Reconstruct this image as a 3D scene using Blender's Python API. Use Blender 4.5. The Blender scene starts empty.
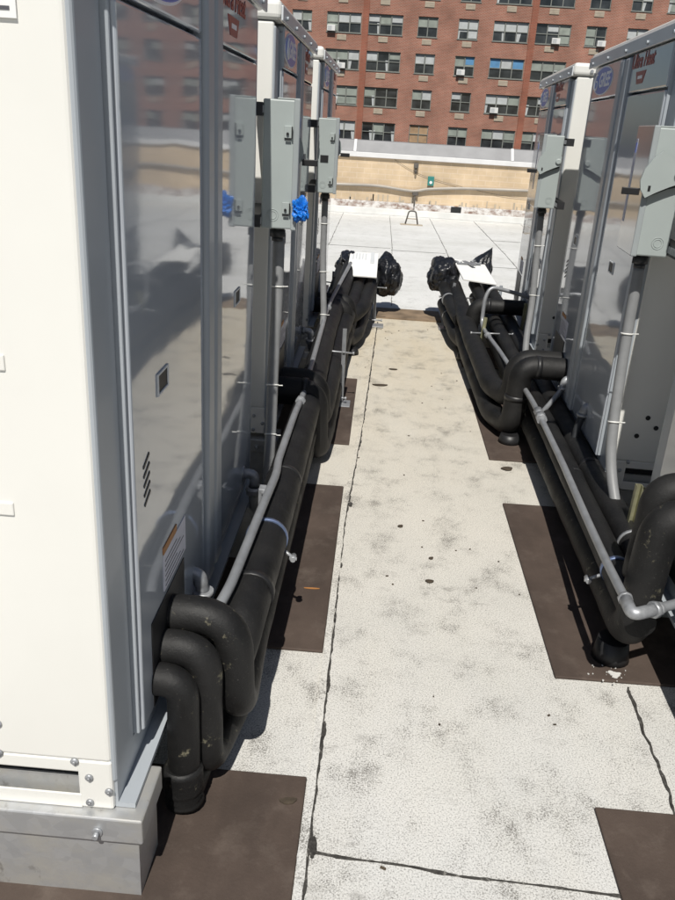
import bpy, bmesh, math, random
from mathutils import Vector, Matrix, noise
S = bpy.context.scene
COL = S.collection
R = math.radians
PI = math.pi

# ------------------------------------------------------------------ materials
def nodes(name):
    m = bpy.data.materials.new(name); m.use_nodes = True
    nt = m.node_tree; nt.nodes.clear()
    out = nt.nodes.new('ShaderNodeOutputMaterial')
    b = nt.nodes.new('ShaderNodeBsdfPrincipled')
    nt.links.new(b.outputs[0], out.inputs[0])
    return m, nt, b

def N(nt, t, **kw):
    n = nt.nodes.new(t)
    for k, v in kw.items(): setattr(n, k, v)
    return n

def coord(nt, scale=(1, 1, 1), out='Object'):
    tc = N(nt, 'ShaderNodeTexCoord'); mp = N(nt, 'ShaderNodeMapping')
    mp.inputs['Scale'].default_value = scale
    nt.links.new(tc.outputs[out], mp.inputs[0])
    return mp.outputs[0]

def noise_tex(nt, vec, scale, detail=4, rough=.55):
    n = N(nt, 'ShaderNodeTexNoise')
    n.inputs['Scale'].default_value = scale; n.inputs['Detail'].default_value = detail
    n.inputs['Roughness'].default_value = rough
    nt.links.new(vec, n.inputs['Vector'])
    return n.outputs['Fac']

def ramp(nt, fac, stops):
    r = N(nt, 'ShaderNodeValToRGB'); e = r.color_ramp.elements
    while len(e) < len(stops): e.new(.5)
    for i, (p, c) in enumerate(stops):
        e[i].position = p
        e[i].color = (c, c, c, 1) if isinstance(c, (int, float)) else (*c, 1)
    nt.links.new(fac, r.inputs[0])
    return r.outputs[0]

def mix(nt, fac, a, b, mode='MIX'):
    m = N(nt, 'ShaderNodeMix', data_type='RGBA', blend_type=mode)
    for s, v in ((0, fac), (6, a), (7, b)):
        if isinstance(v, (int, float)): m.inputs[s].default_value = v if s == 0 else (v, v, v, 1)
        elif isinstance(v, tuple): m.inputs[s].default_value = (*v, 1)
        else: nt.links.new(v, m.inputs[s])
    return m.outputs[2]

def bump(nt, b, h, strength=.3, dist=.01, sock='Normal'):
    n = N(nt, 'ShaderNodeBump'); n.inputs['Strength'].default_value = strength
    n.inputs['Distance'].default_value = dist
    nt.links.new(h, n.inputs['Height']); nt.links.new(n.outputs[0], b.inputs[sock])

def simple(name, col, rough=.5, metal=0, var=.12, scale=8, bmp=0, bscale=60, coat=0, spec=.5):
    m, nt, b = nodes(name)
    v = coord(nt)
    n = noise_tex(nt, v, scale)
    lo = tuple(c * (1 - var) for c in col); hi = tuple(min(1, c * (1 + var)) for c in col)
    nt.links.new(ramp(nt, n, [(.3, lo), (.7, hi)]), b.inputs['Base Color'])
    b.inputs['Roughness'].default_value = rough; b.inputs['Metallic'].default_value = metal
    b.inputs['Coat Weight'].default_value = coat; b.inputs['Coat Roughness'].default_value = .05
    b.inputs['Specular IOR Level'].default_value = spec
    if bmp: bump(nt, b, noise_tex(nt, v, bscale), bmp, .004)
    return m

M = {}
M['cream'] = simple('cream_paint', (.765, .757, .715), .38, var=.02, scale=3, coat=.25)
M['trim'] = simple('grey_trim_paint', (.37, .40, .43), .42, var=.05, scale=4, coat=.1)
M['trim_light'] = simple('light_grey_paint', (.62, .64, .65), .4, var=.05, scale=4, coat=.1)
M['switch'] = simple('switch_box_grey', (.36, .40, .39), .45, var=.04, scale=6)
M['switch_door'] = simple('glossy_switch_door', (.33, .36, .365), .12, var=.03, coat=.4)
M['dusty_mat'] = simple('dusty_brown_strip', (.20, .145, .095), .85, var=.35, scale=6)
M['black'] = simple('black_plastic', (.015, .015, .016), .45, var=.2)
M['strut_black'] = simple('dark_strut_steel', (.03, .03, .032), .5, .3, var=.2)
M['flex'] = simple('grey_liquidtight', (.23, .235, .24), .45, var=.08, scale=20)
M['flex_dark'] = simple('dark_liquidtight', (.03, .032, .035), .45, var=.1, scale=20)
M['emt'] = simple('galvanised_tube', (.30, .31, .325), .42, .4, var=.15, scale=14, bmp=.1)
M['zincfit'] = simple('zinc_fitting', (.36, .37, .385), .45, .45, var=.25, scale=40)
M['white_tie'] = simple('white_nylon', (.75, .75, .72), .5)
M['blue_rag'] = simple('blue_film', (.01, .17, .62), .35, var=.25, scale=18)
M['blue'] = simple('logo_blue', (.05, .14, .58), .3, var=.03)
M['logo_white'] = simple('logo_white', (.86, .86, .88), .35, var=.02)
M['logo_red'] = simple('logo_dark_red', (.30, .045, .035), .4, var=.05)
M['clamp_sky_tint'] = simple('sky_tinted_zinc', (.20, .26, .42), .35, .6, var=.15)  # zinc with the blue reflection of the sky put into its colour
M['paper'] = simple('label_paper', (.62, .62, .70), .6, var=.06, scale=30)
M['orange'] = simple('label_orange', (.42, .19, .06), .6, var=.1)
M['board'] = simple('white_board', (.80, .80, .78), .5, var=.03)
M['zincpost'] = simple('yellow_zinc_strut', (.38, .37, .24), .4, .55, var=.2, scale=25)
M['rust'] = simple('rusty_steel', (.16, .07, .045), .8, var=.4, scale=18)
M['green'] = simple('teal_enamel', (.03, .20, .18), .5, var=.1)
M['ink'] = simple('label_ink', (.08, .08, .09), .6)
M['cable'] = simple('dark_cable', (.10, .09, .08), .7)
M['leaf'] = simple('dead_leaf', (.06, .045, .03), .8, var=.4, scale=30)
M['flake'] = simple('white_caulk', (.62, .61, .58), .7, var=.1)
M['ac'] = simple('ac_white', (.72, .72, .70), .5, var=.04)
M['curtain_a'] = simple('pale_blind', (.27, .30, .265), .7, var=.2, scale=1.5)
M['curtain_b'] = simple('white_blind', (.46, .48, .48), .7, var=.12, scale=2)
M['curtain_c'] = simple('blue_blind', (.10, .26, .46), .6, var=.15, scale=2)
M['curtain_d'] = simple('tan_blind', (.36, .24, .14), .7, var=.2, scale=2)
M['winframe'] = simple('window_frame_grey', (.21, .22, .20), .5, var=.15)
M['sleeve'] = simple('sleeve_tan', (.42, .36, .28), .6, var=.12, scale=3)
M['asphalt'] = simple('asphalt', (.05, .05, .052), .9, var=.3, scale=.6)
M['pipe_wall'] = simple('painted_wall_pipe', (.34, .31, .27), .5, var=.2, scale=2)

def m_panel():
    m, nt, b = nodes('glossy_grey_panel')
    v = coord(nt)
    n = noise_tex(nt, v, 2.5)
    nt.links.new(ramp(nt, n, [(.3, (.40, .43, .47)), (.7, (.43, .46, .50))]), b.inputs['Base Color'])
    b.inputs['Roughness'].default_value = .06
    b.inputs['IOR'].default_value = 1.58
    b.inputs['Coat Weight'].default_value = .2; b.inputs['Coat IOR'].default_value = 1.6
    b.inputs['Coat Roughness'].default_value = .03
    v2 = coord(nt, (1.4, 1, 3.5))
    h = noise_tex(nt, v2, 1.6, 2, .4)
    bump(nt, b, h, .12, .012); bump(nt, b, h, .12, .012, 'Coat Normal')
    return m
M['panel'] = m_panel()

def m_galv():
    m, nt, b = nodes('galvanised_sheet')
    v = coord(nt)
    vo = N(nt, 'ShaderNodeTexVoronoi'); vo.inputs['Scale'].default_value = 45
    nt.links.new(v, vo.inputs['Vector'])
    c1 = ramp(nt, vo.outputs['Color'], [(.2, (.47, .48, .49)), (.8, (.53, .54, .55))])
    n = noise_tex(nt, coord(nt, (1, 1, 1.4)), 9, 6, .65)
    c2 = mix(nt, ramp(nt, n, [(.42, 0.0), (.62, 1.0)]), c1, (.50, .49, .46))
    dirt = noise_tex(nt, coord(nt, (1, 1, .5)), 14, 8, .7)
    c3 = mix(nt, ramp(nt, dirt, [(.60, 0.0), (.70, .7)]), c2, (.17, .15, .13))
    nt.links.new(c3, b.inputs['Base Color'])
    b.inputs['Metallic'].default_value = .55
    nt.links.new(ramp(nt, n, [(.3, .32), (.7, .6)]), b.inputs['Roughness'])
    bump(nt, b, n, .15, .006)
    return m
M['galv'] = m_galv()

def m_foam(name='black_foam_insulation', dirt=0.0):
    m, nt, b = nodes(name)
    v = coord(nt)
    n = noise_tex(nt, v, 7, 5)
    c = ramp(nt, n, [(.3, (.006, .006, .0062)), (.75, (.0155, .0150, .0148))])
    if dirt:
        d = noise_tex(nt, v, 22, 8, .75)
        c = mix(nt, ramp(nt, d, [(.60, 0.0), (.70, dirt)]), c, (.24, .22, .15))
    s = noise_tex(nt, v, 160, 2)
    c = mix(nt, ramp(nt, s, [(.68, 0.0), (.76, .25)]), c, (.16, .15, .14))
    nt.links.new(c, b.inputs['Base Color'])
    nt.links.new(ramp(nt, n, [(.3, .5), (.7, .7)]), b.inputs['Roughness'])
    b.inputs['Specular IOR Level'].default_value = .38
    bump(nt, b, noise_tex(nt, v, 30, 6, .7), .3, .008)
    return m
M['foam'] = m_foam()
M['foam_dirty'] = m_foam('worn_foam_insulation', .85)
M['foam_torn'] = m_foam('torn_foam_collar', 1.0)

def m_bag():
    m, nt, b = nodes('black_polythene')
    b.inputs['Base Color'].default_value = (.010, .011, .014, 1)
    v = coord(nt)
    n = noise_tex(nt, coord(nt, (1, 1, 2.2)), 16, 3, .5)
    nt.links.new(ramp(nt, n, [(.3, (.007, .008, .010)), (.7, (.016, .017, .022))]), b.inputs['Base Color'])
    b.inputs['Roughness'].default_value = .36
    bump(nt, b, n, .35, .03)
    return m
M['bag'] = m_bag()

def m_roof():
    m, nt, b = nodes('white_roof_membrane')
    v = coord(nt)
    L = nt.links
    sep = N(nt, 'ShaderNodeSeparateXYZ'); L.new(v, sep.inputs[0])
    big = noise_tex(nt, v, .9, 5, .6)
    # worn walkway granules: cool off-white near, yellowed by dirt towards the middle of the aisle, clean coat beyond
    base = ramp(nt, big, [(.35, (.545, .54, .515)), (.65, (.63, .625, .605))])
    ad = N(nt, 'ShaderNodeMath', operation='MULTIPLY_ADD'); L.new(big, ad.inputs[0]); ad.inputs[1].default_value = 2.2
    L.new(sep.outputs[1], ad.inputs[2])
    yel = N(nt, 'ShaderNodeMapRange'); L.new(ad.outputs[0], yel.inputs[0])
    yel.inputs[1].default_value = 2.6; yel.inputs[2].default_value = 7.2; yel.inputs[3].default_value = 0; yel.inputs[4].default_value = .8
    c = mix(nt, yel.outputs[0], base, (.56, .485, .355))
    patch = noise_tex(nt, coord(nt, (1.6, .5, 1)), 2.6, 6, .62)
    c = mix(nt, ramp(nt, patch, [(.42, 0.0), (.70, .45)]), c, (.59, .57, .515))
    # clean coat past the walkway
    e = N(nt, 'ShaderNodeMath', operation='MULTIPLY_ADD'); L.new(noise_tex(nt, v, 5, 3), e.inputs[0]); e.inputs[1].default_value = .12
    L.new(sep.outputs[1], e.inputs[2])
    far = N(nt, 'ShaderNodeMapRange'); L.new(e.outputs[0], far.inputs[0])
    far.inputs[1].default_value = 7.58; far.inputs[2].default_value = 7.66
    clean = ramp(nt, noise_tex(nt, coord(nt, (.7, 1.2, 1)), .8, 6, .65), [(.34, (.60, .60, .575)), (.60, (.70, .70, .685))])
    c = mix(nt, far.outputs[0], c, clean)
    # long dark scuffs
    sc = noise_tex(nt, coord(nt, (1.2, 2.0, 1)), 6, 9, .74)
    msk = noise_tex(nt, v, 1.1, 3)
    mm = N(nt, 'ShaderNodeMath', operation='MULTIPLY')
    L.new(ramp(nt, sc, [(.56, 0.0), (.70, .7)]), mm.inputs[0]); L.new(ramp(nt, msk, [(.38, 0.05), (.60, 1.0)]), mm.inputs[1])
    near = N(nt, 'ShaderNodeMapRange'); L.new(sep.outputs[1], near.inputs[0])
    near.inputs[1].default_value = 6.8; near.inputs[2].default_value = 9; near.inputs[3].default_value = 1; near.inputs[4].default_value = .35
    m2 = N(nt, 'ShaderNodeMath', operation='MULTIPLY'); L.new(mm.outputs[0], m2.inputs[0]); L.new(near.outputs[0], m2.inputs[1])
    c = mix(nt, m2.outputs[0], c, (.16, .15, .135))
    # granule speckle, its dark flecks crowding together where boots have worn the coat
    gr = noise_tex(nt, v, 230, 2, .65)
    c = mix(nt, 1.0, c, ramp(nt, gr, [(.34, .52), (.47, .96), (.68, 1.12)]), 'MULTIPLY')
    den = noise_tex(nt, coord(nt, (1.15, .85, 1)), 5.5, 9, .68)
    fl = noise_tex(nt, v, 210, 3, .75)
    sm = N(nt, 'ShaderNodeMath', operation='MULTIPLY_ADD'); L.new(den, sm.inputs[0]); sm.inputs[1].default_value = 1.0; L.new(fl, sm.inputs[2])
    fk = N(nt, 'ShaderNodeMath', operation='MULTIPLY'); L.new(ramp(nt, sm.outputs[0], [(.0, 0.0), (1.0, 0.0)]), fk.inputs[0]); fk.inputs[1].default_value = 1
    mr = N(nt, 'ShaderNodeMapRange'); L.new(sm.outputs[0], mr.inputs[0]); mr.inputs[1].default_value = 1.075; mr.inputs[2].default_value = 1.19; mr.inputs[3].default_value = 0; mr.inputs[4].default_value = .8
    nf = N(nt, 'ShaderNodeMath', operation='MULTIPLY'); L.new(mr.outputs[0], nf.inputs[0]); L.new(near.outputs[0], nf.inputs[1])
    c = mix(nt, nf.outputs[0], c, (.12, .112, .10))
    nt.nodes.remove(fk)
    L.new(c, b.inputs['Base Color'])
    b.inputs['Roughness'].default_value = .85; b.inputs['Specular IOR Level'].default_value = .25
    hs = N(nt, 'ShaderNodeMath', operation='ADD'); L.new(gr, hs.inputs[0]); L.new(sc, hs.inputs[1])
    bump(nt, b, hs.outputs[0], .14, .003)
    return m
M['roof'] = m_roof()

def m_mat():
    m, nt, b = nodes('brown_rubber_mat')
    v = coord(nt, out='Object')
    n = noise_tex(nt, v, 3, 7, .65)
    c = ramp(nt, n, [(.3, (.056, .041, .033)), (.7, (.094, .069, .056))])
    s = noise_tex(nt, v, 90, 4, .7)
    c = mix(nt, ramp(nt, s, [(.69, 0.0), (.75, .6)]), c, (.26, .22, .19))
    d = noise_tex(nt, v, 7, 8, .7)
    c = mix(nt, ramp(nt, d, [(.52, 0.0), (.72, .5)]), c, (.15, .12, .10))
    d2 = noise_tex(nt, coord(nt, (2.5, .7, 1)), 2.2, 5, .6)
    c = mix(nt, ramp(nt, d2, [(.45, 0.0), (.7, .5)]), c, (.035, .026, .022))
    nt.links.new(c, b.inputs['Base Color']); b.inputs['Roughness'].default_value = .8
    b.inputs['Specular IOR Level'].default_value = .3
    bump(nt, b, noise_tex(nt, v, 120, 3), .3, .003)
    return m
M['mat'] = m_mat()

def m_tar():
    m, nt, b = nodes('cracked_tar')
    v = coord(nt)
    n = noise_tex(nt, v, 60, 4, .7)
    nt.links.new(ramp(nt, n, [(.35, (.018, .016, .014)), (.60, (.06, .056, .05)), (.74, (.30, .29, .26))]), b.inputs['Base Color'])
    b.inputs['Roughness'].default_value = .9
    return m
M['tar'] = m_tar()

def m_brick(name, c1, c2, mortar, scale, var, msize=.012, streak=0):
    m, nt, b = nodes(name)
    tc = N(nt, 'ShaderNodeTexCoord'); sp = N(nt, 'ShaderNodeSeparateXYZ'); cb = N(nt, 'ShaderNodeCombineXYZ')
    nt.links.new(tc.outputs['Object'], sp.inputs[0])
    ad = N(nt, 'ShaderNodeMath', operation='ADD'); nt.links.new(sp.outputs[0], ad.inputs[0]); nt.links.new(sp.outputs[1], ad.inputs[1])
    nt.links.new(ad.outputs[0], cb.inputs[0]); nt.links.new(sp.outputs[2], cb.inputs[1])
    br = N(nt, 'ShaderNodeTexBrick')
    nt.links.new(cb.outputs[0], br.inputs['Vector'])
    br.inputs['Color1'].default_value = (*c1, 1); br.inputs['Color2'].default_value = (*c2, 1); br.inputs['Mortar'].default_value = (*mortar, 1)
    br.inputs['Scale'].default_value = scale; br.inputs['Mortar Size'].default_value = msize
    br.inputs['Brick Width'].default_value = .22; br.inputs['Row Height'].default_value = .075
    br.inputs['Bias'].default_value = -.1
    n = noise_tex(nt, tc.outputs['Object'], var, 6, .6)
    c = mix(nt, 1.0, br.outputs[0], ramp(nt, n, [(.3, .72), (.7, 1.22)]), 'MULTIPLY')
    if streak:
        st = noise_tex(nt, coord(nt, (1.5, 1, .22)), 1.4, 7, .65)
        c = mix(nt, ramp(nt, st, [(.55, 0.0), (.75, streak)]), c, (.12, .10, .085))
    nt.links.new(c, b.inputs['Base Color']); b.inputs['Roughness'].default_value = .85
    b.inputs['Specular IOR Level'].default_value = .2
    bump(nt, b, br.outputs['Fac'], -.3, .01)
    return m
M['redbrick'] = m_brick('red_brick', (.36, .108, .066), (.25, .072, .046), (.34, .22, .17), .8, .5, .022, .15)
M['pilaster'] = m_brick('red_brick_pilaster', (.33, .078, .045), (.25, .055, .034), (.29, .15, .105), .8, .5, .022)
M['tanbrick'] = m_brick('tan_brick', (.60, .47, .32), (.57, .44, .295), (.62, .50, .37), .8, 1.1, .006, .16)

def m_flash():
    m, nt, b = nodes('peeling_flashing')
    v = coord(nt, (1, 1, 1.5))
    n = noise_tex(nt, v, 5.5, 8, .72)
    nt.links.new(ramp(nt, n, [(.38, (.22, .14, .11)), (.47, (.42, .37, .34)), (.56, (.66, .64, .62))]), b.inputs['Base Color'])
    b.inputs['Roughness'].default_value = .8
    return m
M['flash'] = m_flash()
M['coping'] = simple('grey_coping_sheet', (.27, .27, .275), .5, .15, var=.12, scale=2.5)
M['fascia'] = simple('white_fascia', (.66, .66, .66), .5, var=.08, scale=3)
M['lap'] = simple('lap_coat', (.56, .55, .51), .85, var=.16, scale=14, bmp=.4, bscale=150)
M['whitecoat'] = simple('white_coat', (.66, .66, .64), .8, var=.1, scale=4)

def m_glass():
    m, nt, b = nodes('window_glass')
    v = coord(nt)
    nt.links.new(ramp(nt, noise_tex(nt, v, .8, 5), [(.35, (.012, .014, .016)), (.65, (.05, .055, .058))]), b.inputs['Base Color'])
    b.inputs['Roughness'].default_value = .06; b.inputs['Coat Weight'].default_value = .5
    return m
M['glass'] = m_glass()

# ------------------------------------------------------------------ mesh helpers
class MB:
    def __init__(s): s.bm = bmesh.new()
    def box(s, x0, x1, y0, y1, z0, z1, bev=0, seg=2):
        t = bmesh.new()
        bmesh.ops.create_cube(t, size=1)
        for v in t.verts:
            v.co = Vector(((x0 + x1) / 2 + v.co.x * (x1 - x0), (y0 + y1) / 2 + v.co.y * (y1 - y0), (z0 + z1) / 2 + v.co.z * (z1 - z0)))
        if bev:
            bmesh.ops.bevel(t, geom=t.edges[:], offset=bev, segments=seg, profile=.5, affect='EDGES')
        return s.add(t)
    def add(s, t, mat=None):
        if mat: bmesh.ops.transform(t, matrix=mat, verts=t.verts[:])
        me = bpy.data.meshes.new('tmp'); t.to_mesh(me); t.free()
        s.bm.from_mesh(me); bpy.data.meshes.remove(me)
        return s
    def obox(s, c, ax, ay, az, hx, hy, hz, bev=0):
        t = bmesh.new(); bmesh.ops.create_cube(t, size=2)
        for v in t.verts: v.co = Vector((v.co.x * hx, v.co.y * hy, v.co.z * hz))
        if bev: bmesh.ops.bevel(t, geom=t.edges[:], offset=bev, segments=2, profile=.5, affect='EDGES')
        m = Matrix((ax, ay, az)).transposed().to_4x4(); m.translation = Vector(c)
        return s.add(t, m)
    def tube(s, pts, r, seg=16, cap=True, wob=0, seed=0):
        pts = [Vector(p) for p in pts]
        n = len(pts)
        rad = r if isinstance(r, (list, tuple)) else [r] * n
        rings = []
        t0 = (pts[1] - pts[0]).normalized()
        up = Vector((0, 0, 1)) if abs(t0.z) < .9 else Vector((1, 0, 0))
        nv = t0.cross(up).normalized()
        for i, p in enumerate(pts):
            t = (pts[min(i + 1, n - 1)] - pts[max(i - 1, 0)]).normalized()
            nv = (nv - t * nv.dot(t)).normalized(); bv = t.cross(nv)
            ring = []
            for k in range(seg):
                a = 2 * PI * k / seg
                rr = rad[i]
                if wob: rr *= 1 + wob * noise.noise(Vector((p.x * 9 + math.cos(a) * .9 + seed, p.y * 9 + math.sin(a) * .9, p.z * 9)))
                ring.append(s.bm.verts.new(p + nv * (math.cos(a) * rr) + bv * (math.sin(a) * rr)))
            rings.append(ring)
        for i in range(n - 1):
            for k in range(seg):
                f = s.bm.faces.new((rings[i][k], rings[i][(k + 1) % seg], rings[i + 1][(k + 1) % seg], rings[i + 1][k])); f.smooth = True
        if cap:
            s.bm.faces.new(rings[0][::-1]); s.bm.faces.new(rings[-1])
        return s
    def cyl(s, p0, p1, r, seg=16): return s.tube([p0, p1], r, seg)
    def prism(s, poly, d, axis='y', o=(0, 0, 0)):
        """poly of 2-D points in the plane across `axis`, extruded by d along it"""
        def P(a, b, c):
            return Vector(o) + (Vector((a, c, b)) if axis == 'y' else Vector((c, a, b)) if axis == 'x' else Vector((a, b, c)))
        v0 = [s.bm.verts.new(P(a, b, 0)) for a, b in poly]; v1 = [s.bm.verts.new(P(a, b, d)) for a, b in poly]
        k = len(poly)
        s.bm.faces.new(v0[::-1]); s.bm.faces.new(v1)
        for i in range(k): s.bm.faces.new((v0[i], v0[(i + 1) % k], v1[(i + 1) % k], v1[i]))
        return s
    def ribbon(s, pts, widths, z0, z1):
        pts = [Vector((p[0], p[1], 0)) for p in pts]
        rows = []
        for i, p in enumerate(pts):
            t = (pts[min(i + 1, len(pts) - 1)] - pts[max(i - 1, 0)]).normalized(); nn = Vector((-t.y, t.x, 0))
            w = widths[i] / 2
            rows.append([s.bm.verts.new(p + nn * a + Vector((0, 0, z))) for a, z in ((w, z0), (w, z1), (-w, z1), (-w, z0))])
        for a, b in zip(rows, rows[1:]):
            for k in range(3): s.bm.faces.new((a[k], a[k + 1], b[k + 1], b[k]))
        s.bm.faces.new(rows[0]); s.bm.faces.new(rows[-1][::-1])
        return s
    def build(s, name, mat, parent=None, loc=None, smooth=None):
        bmesh.ops.recalc_face_normals(s.bm, faces=s.bm.faces[:])
        me = bpy.data.meshes.new(name); s.bm.to_mesh(me); s.bm.free()
        if smooth:
            for p in me.polygons: p.use_smooth = True
        me.materials.append(M[mat] if isinstance(mat, str) else mat)
        o = bpy.data.objects.new(name, me); COL.objects.link(o)
        if parent: o.parent = parent
        if loc: o.location = loc
        return o

def tag(o, label=None, cat=None, group=None, kind=None):
    if label: o['label'] = label
    if cat: o['category'] = cat
    if group: o['group'] = group
    if kind: o['kind'] = kind
    return o

def empty(name, loc=(0, 0, 0), rz=0, **kw):
    o = bpy.data.objects.new(name, None); COL.objects.link(o); o.empty_display_size = .1
    o.location = loc; o.rotation_euler = (0, 0, rz)
    return tag(o, **kw)

def copy_tree(o, parent=None):
    c = o.copy(); COL.objects.link(c)
    if parent: c.parent = parent
    for ch in list(o.children): copy_tree(ch, c)
    return c

def fillet(pts, rad, n=7):
    """round the corners of a polyline"""
    P = [Vector(p) for p in pts]; out = [P[0]]
    for i in range(1, len(P) - 1):
        a, b, c = P[i - 1], P[i], P[i + 1]
        r = rad[i - 1] if isinstance(rad, (list, tuple)) else rad
        d0 = (a - b); d1 = (c - b)
        k = min(r, d0.length * .49, d1.length * .49)
        p0 = b + d0.normalized() * k; p1 = b + d1.normalized() * k
        for j in range(n + 1):
            t = j / n
            out.append(p0 * (1 - t) ** 2 + b * 2 * t * (1 - t) + p1 * t * t)
    out.append(P[-1])
    res = [out[0]]
    for p in out[1:]:
        if (p - res[-1]).length > 1e-4: res.append(p)
    return res

def dense(pts, step):
    out = []
    for a, b in zip(pts, pts[1:]):
        n = max(1, int((b - a).length / step))
        for k in range(n): out.append(a.lerp(b, k / n))
    out.append(pts[-1])
    return out

def text_obj(body, size, mat, name, parent, loc, rot, ext=.0012, shear=0, bold=0, width=None):
    cu = bpy.data.curves.new('t', 'FONT'); cu.body = body; cu.size = size; cu.extrude = ext; cu.shear = shear
    cu.align_x = 'CENTER'; cu.align_y = 'CENTER'; cu.offset = bold
    t = bpy.data.objects.new('t', cu); COL.objects.link(t)
    bpy.context.view_layer.update()
    me = bpy.data.meshes.new_from_object(t.evaluated_get(bpy.context.evaluated_depsgraph_get()))
    bpy.data.objects.remove(t); bpy.data.curves.remove(cu)
    if width:
        xs = [v.co.x for v in me.vertices]; k = width / (max(xs) - min(xs))
        for v in me.vertices: v.co.x *= k
    me.materials.clear(); me.materials.append(M[mat])
    me.name = name
    o = bpy.data.objects.new(name, me); COL.objects.link(o); o.parent = parent
    o.location = loc; o.rotation_euler = rot
    return o

rnd = random.Random(7)

# ------------------------------------------------------------------ the setting
g = MB(); g.box(-3000, 3000, -3000, 3000, -16.2, -16)
tag(g.build('street_ground', 'asphalt'), kind='structure')
rf = MB(); rf.box(-26, 26, -9, 16.9, -16, 0)
tag(rf.build('roof_deck', 'roof'), kind='structure')

def seam(name, pts, w0, w1, mat='tar', z=.004, step=.012, wander=.008, seed=0, z0=.0005):
    P = dense([Vector((p[0], p[1], 0)) for p in pts], step)
    out = []; ws = []
    for i, p in enumerate(P):
        q = Vector((p.x + wander * noise.noise(Vector((p.y * 5, p.x * 5, seed))) + .7 * wander * noise.noise(Vector((p.y * 21, p.x * 21, seed))),
                    p.y + wander * noise.noise(Vector((p.x * 5, p.y * 5, seed + 9))), 0))
        out.append(q)
        k = .40 + .55 * noise.noise(Vector((p.x * 11, p.y * 11, seed + 3))) + .75 * noise.noise(Vector((p.x * 47, p.y * 47, seed + 5)))
        ws.append(w0 + (w1 - w0) * max(0, min(1, k)))
    m = MB(); m.ribbon(out, ws, z0, z)
    return tag(m.build(name, mat), kind='structure')

seam('roof_lap_strip', [(-.0725, .9), (-.0725, 2.2), (-.0725, 3.15), (-.034, 4.28), (.018, 7.1)], .019, .023, 'roof', .011, .03, .004, 5)
seam('roof_seam', [(-.06, .9), (-.06, 2.2), (-.06, 3.15), (-.022, 4.28), (.03, 7.0)], .002, .014, seed=1, z=.0085, wander=.006)
for k_, (x_, y_, a_, b_) in enumerate(((-.051, 1.42, .009, .030), (-.055, 1.82, .006, .036), (-.056, 2.02, .005, .032), (-.057, 2.75, .005, .016), (-.045, 3.3, .009, .020))):
    m = MB(); m.prism([(x_ + a_ * math.cos(t * PI / 8) * (1 + .25 * math.sin(3 * t + k_)), y_ + b_ * math.sin(t * PI / 8)) for t in range(16)], .006, 'z', (0, 0, .0006)); tag(m.build('tar_blob', 'tar'), kind='structure')
seam('roof_seam', [(-.055, 1.405), (.2, 1.39), (.45, 1.372), (.85, 1.365), (1.3, 1.36)], .0015, .010, seed=2, wander=.010)
seam('roof_seam', [(.885, 2.14), (.88, 1.95), (.872, 1.78), (.862, 1.62), (.84, 1.2)], .004, .016, seed=4, wander=.012)
for i, x in enumerate((-1.65, -.75, .155, .93, 1.78, 2.68)):
    seam('roof_seam', [(x, 7.75), (x + .02, 12), (x - .01, 16.2)], .0005, .013, seed=20 + i, step=.05, wander=.008)
for i, (x0, x1, y) in enumerate(((-.75, .155, 11.7), (.155, .93, 11.55), (-1.65, -.75, 9.9), (.93, 1.78, 10.6), (1.78, 2.68, 13.4))):
    seam('roof_seam', [(x0, y), (x1, y + .03)], .001, .010, seed=40 + i, step=.05, wander=.010)

# rubber mats under the pipe supports
def mat_thing(x0, x1, y0, y1, label, skew=0):
    m = MB()
    pts = []
    for a, b in ((x0, y0), (x1, y0 + skew), (x1, y1 + skew), (x0, y1)): pts.append((a, b))
    m.prism(pts, .010, 'z', (0, 0, .0006))
    o = m.build('rubber_mat', 'mat')
    bv = o.modifiers.new('b', 'BEVEL'); bv.width = .004; bv.segments = 2
    return tag(o, label, 'mat', 'brown rubber mats under the pipe runs')
mat_thing(-1.0, -.086, .35, 1.635, 'brown rubber mat under the galvanised curb corner of the nearest left unit')
mat_thing(-.9, -.086, 2.18, 3.48, 'brown rubber mat right of the big clamped pipe, with a wood sliver on it')
mat_thing(-.8, -.085, 4.03, 5.24, 'narrow brown rubber mat showing beside the second left pipe drop')
mat_thing(.66, 1.7, .40, 1.62, 'brown rubber mat cut by the bottom right corner of the picture', -.005)
mat_thing(.66, 1.75, 2.15, 3.43, 'large brown rubber mat with white caulk flakes under the right pipes', .015)
mat_thing(.66, 1.7, 3.97, 5.20, 'brown rubber mat under the middle pipe drop of the right row', .01)
mat_thing(.665, 1.7, 5.75, 6.35, 'farthest small brown rubber mat beside the right pipe run')
m = MB(); m.box(-.02, .60, 7.18, 7.60, .0006, .012)
tag(m.build('threshold_mat', 'dusty_mat'), 'rust brown strip lying across the end of the aisle', 'mat')

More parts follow.
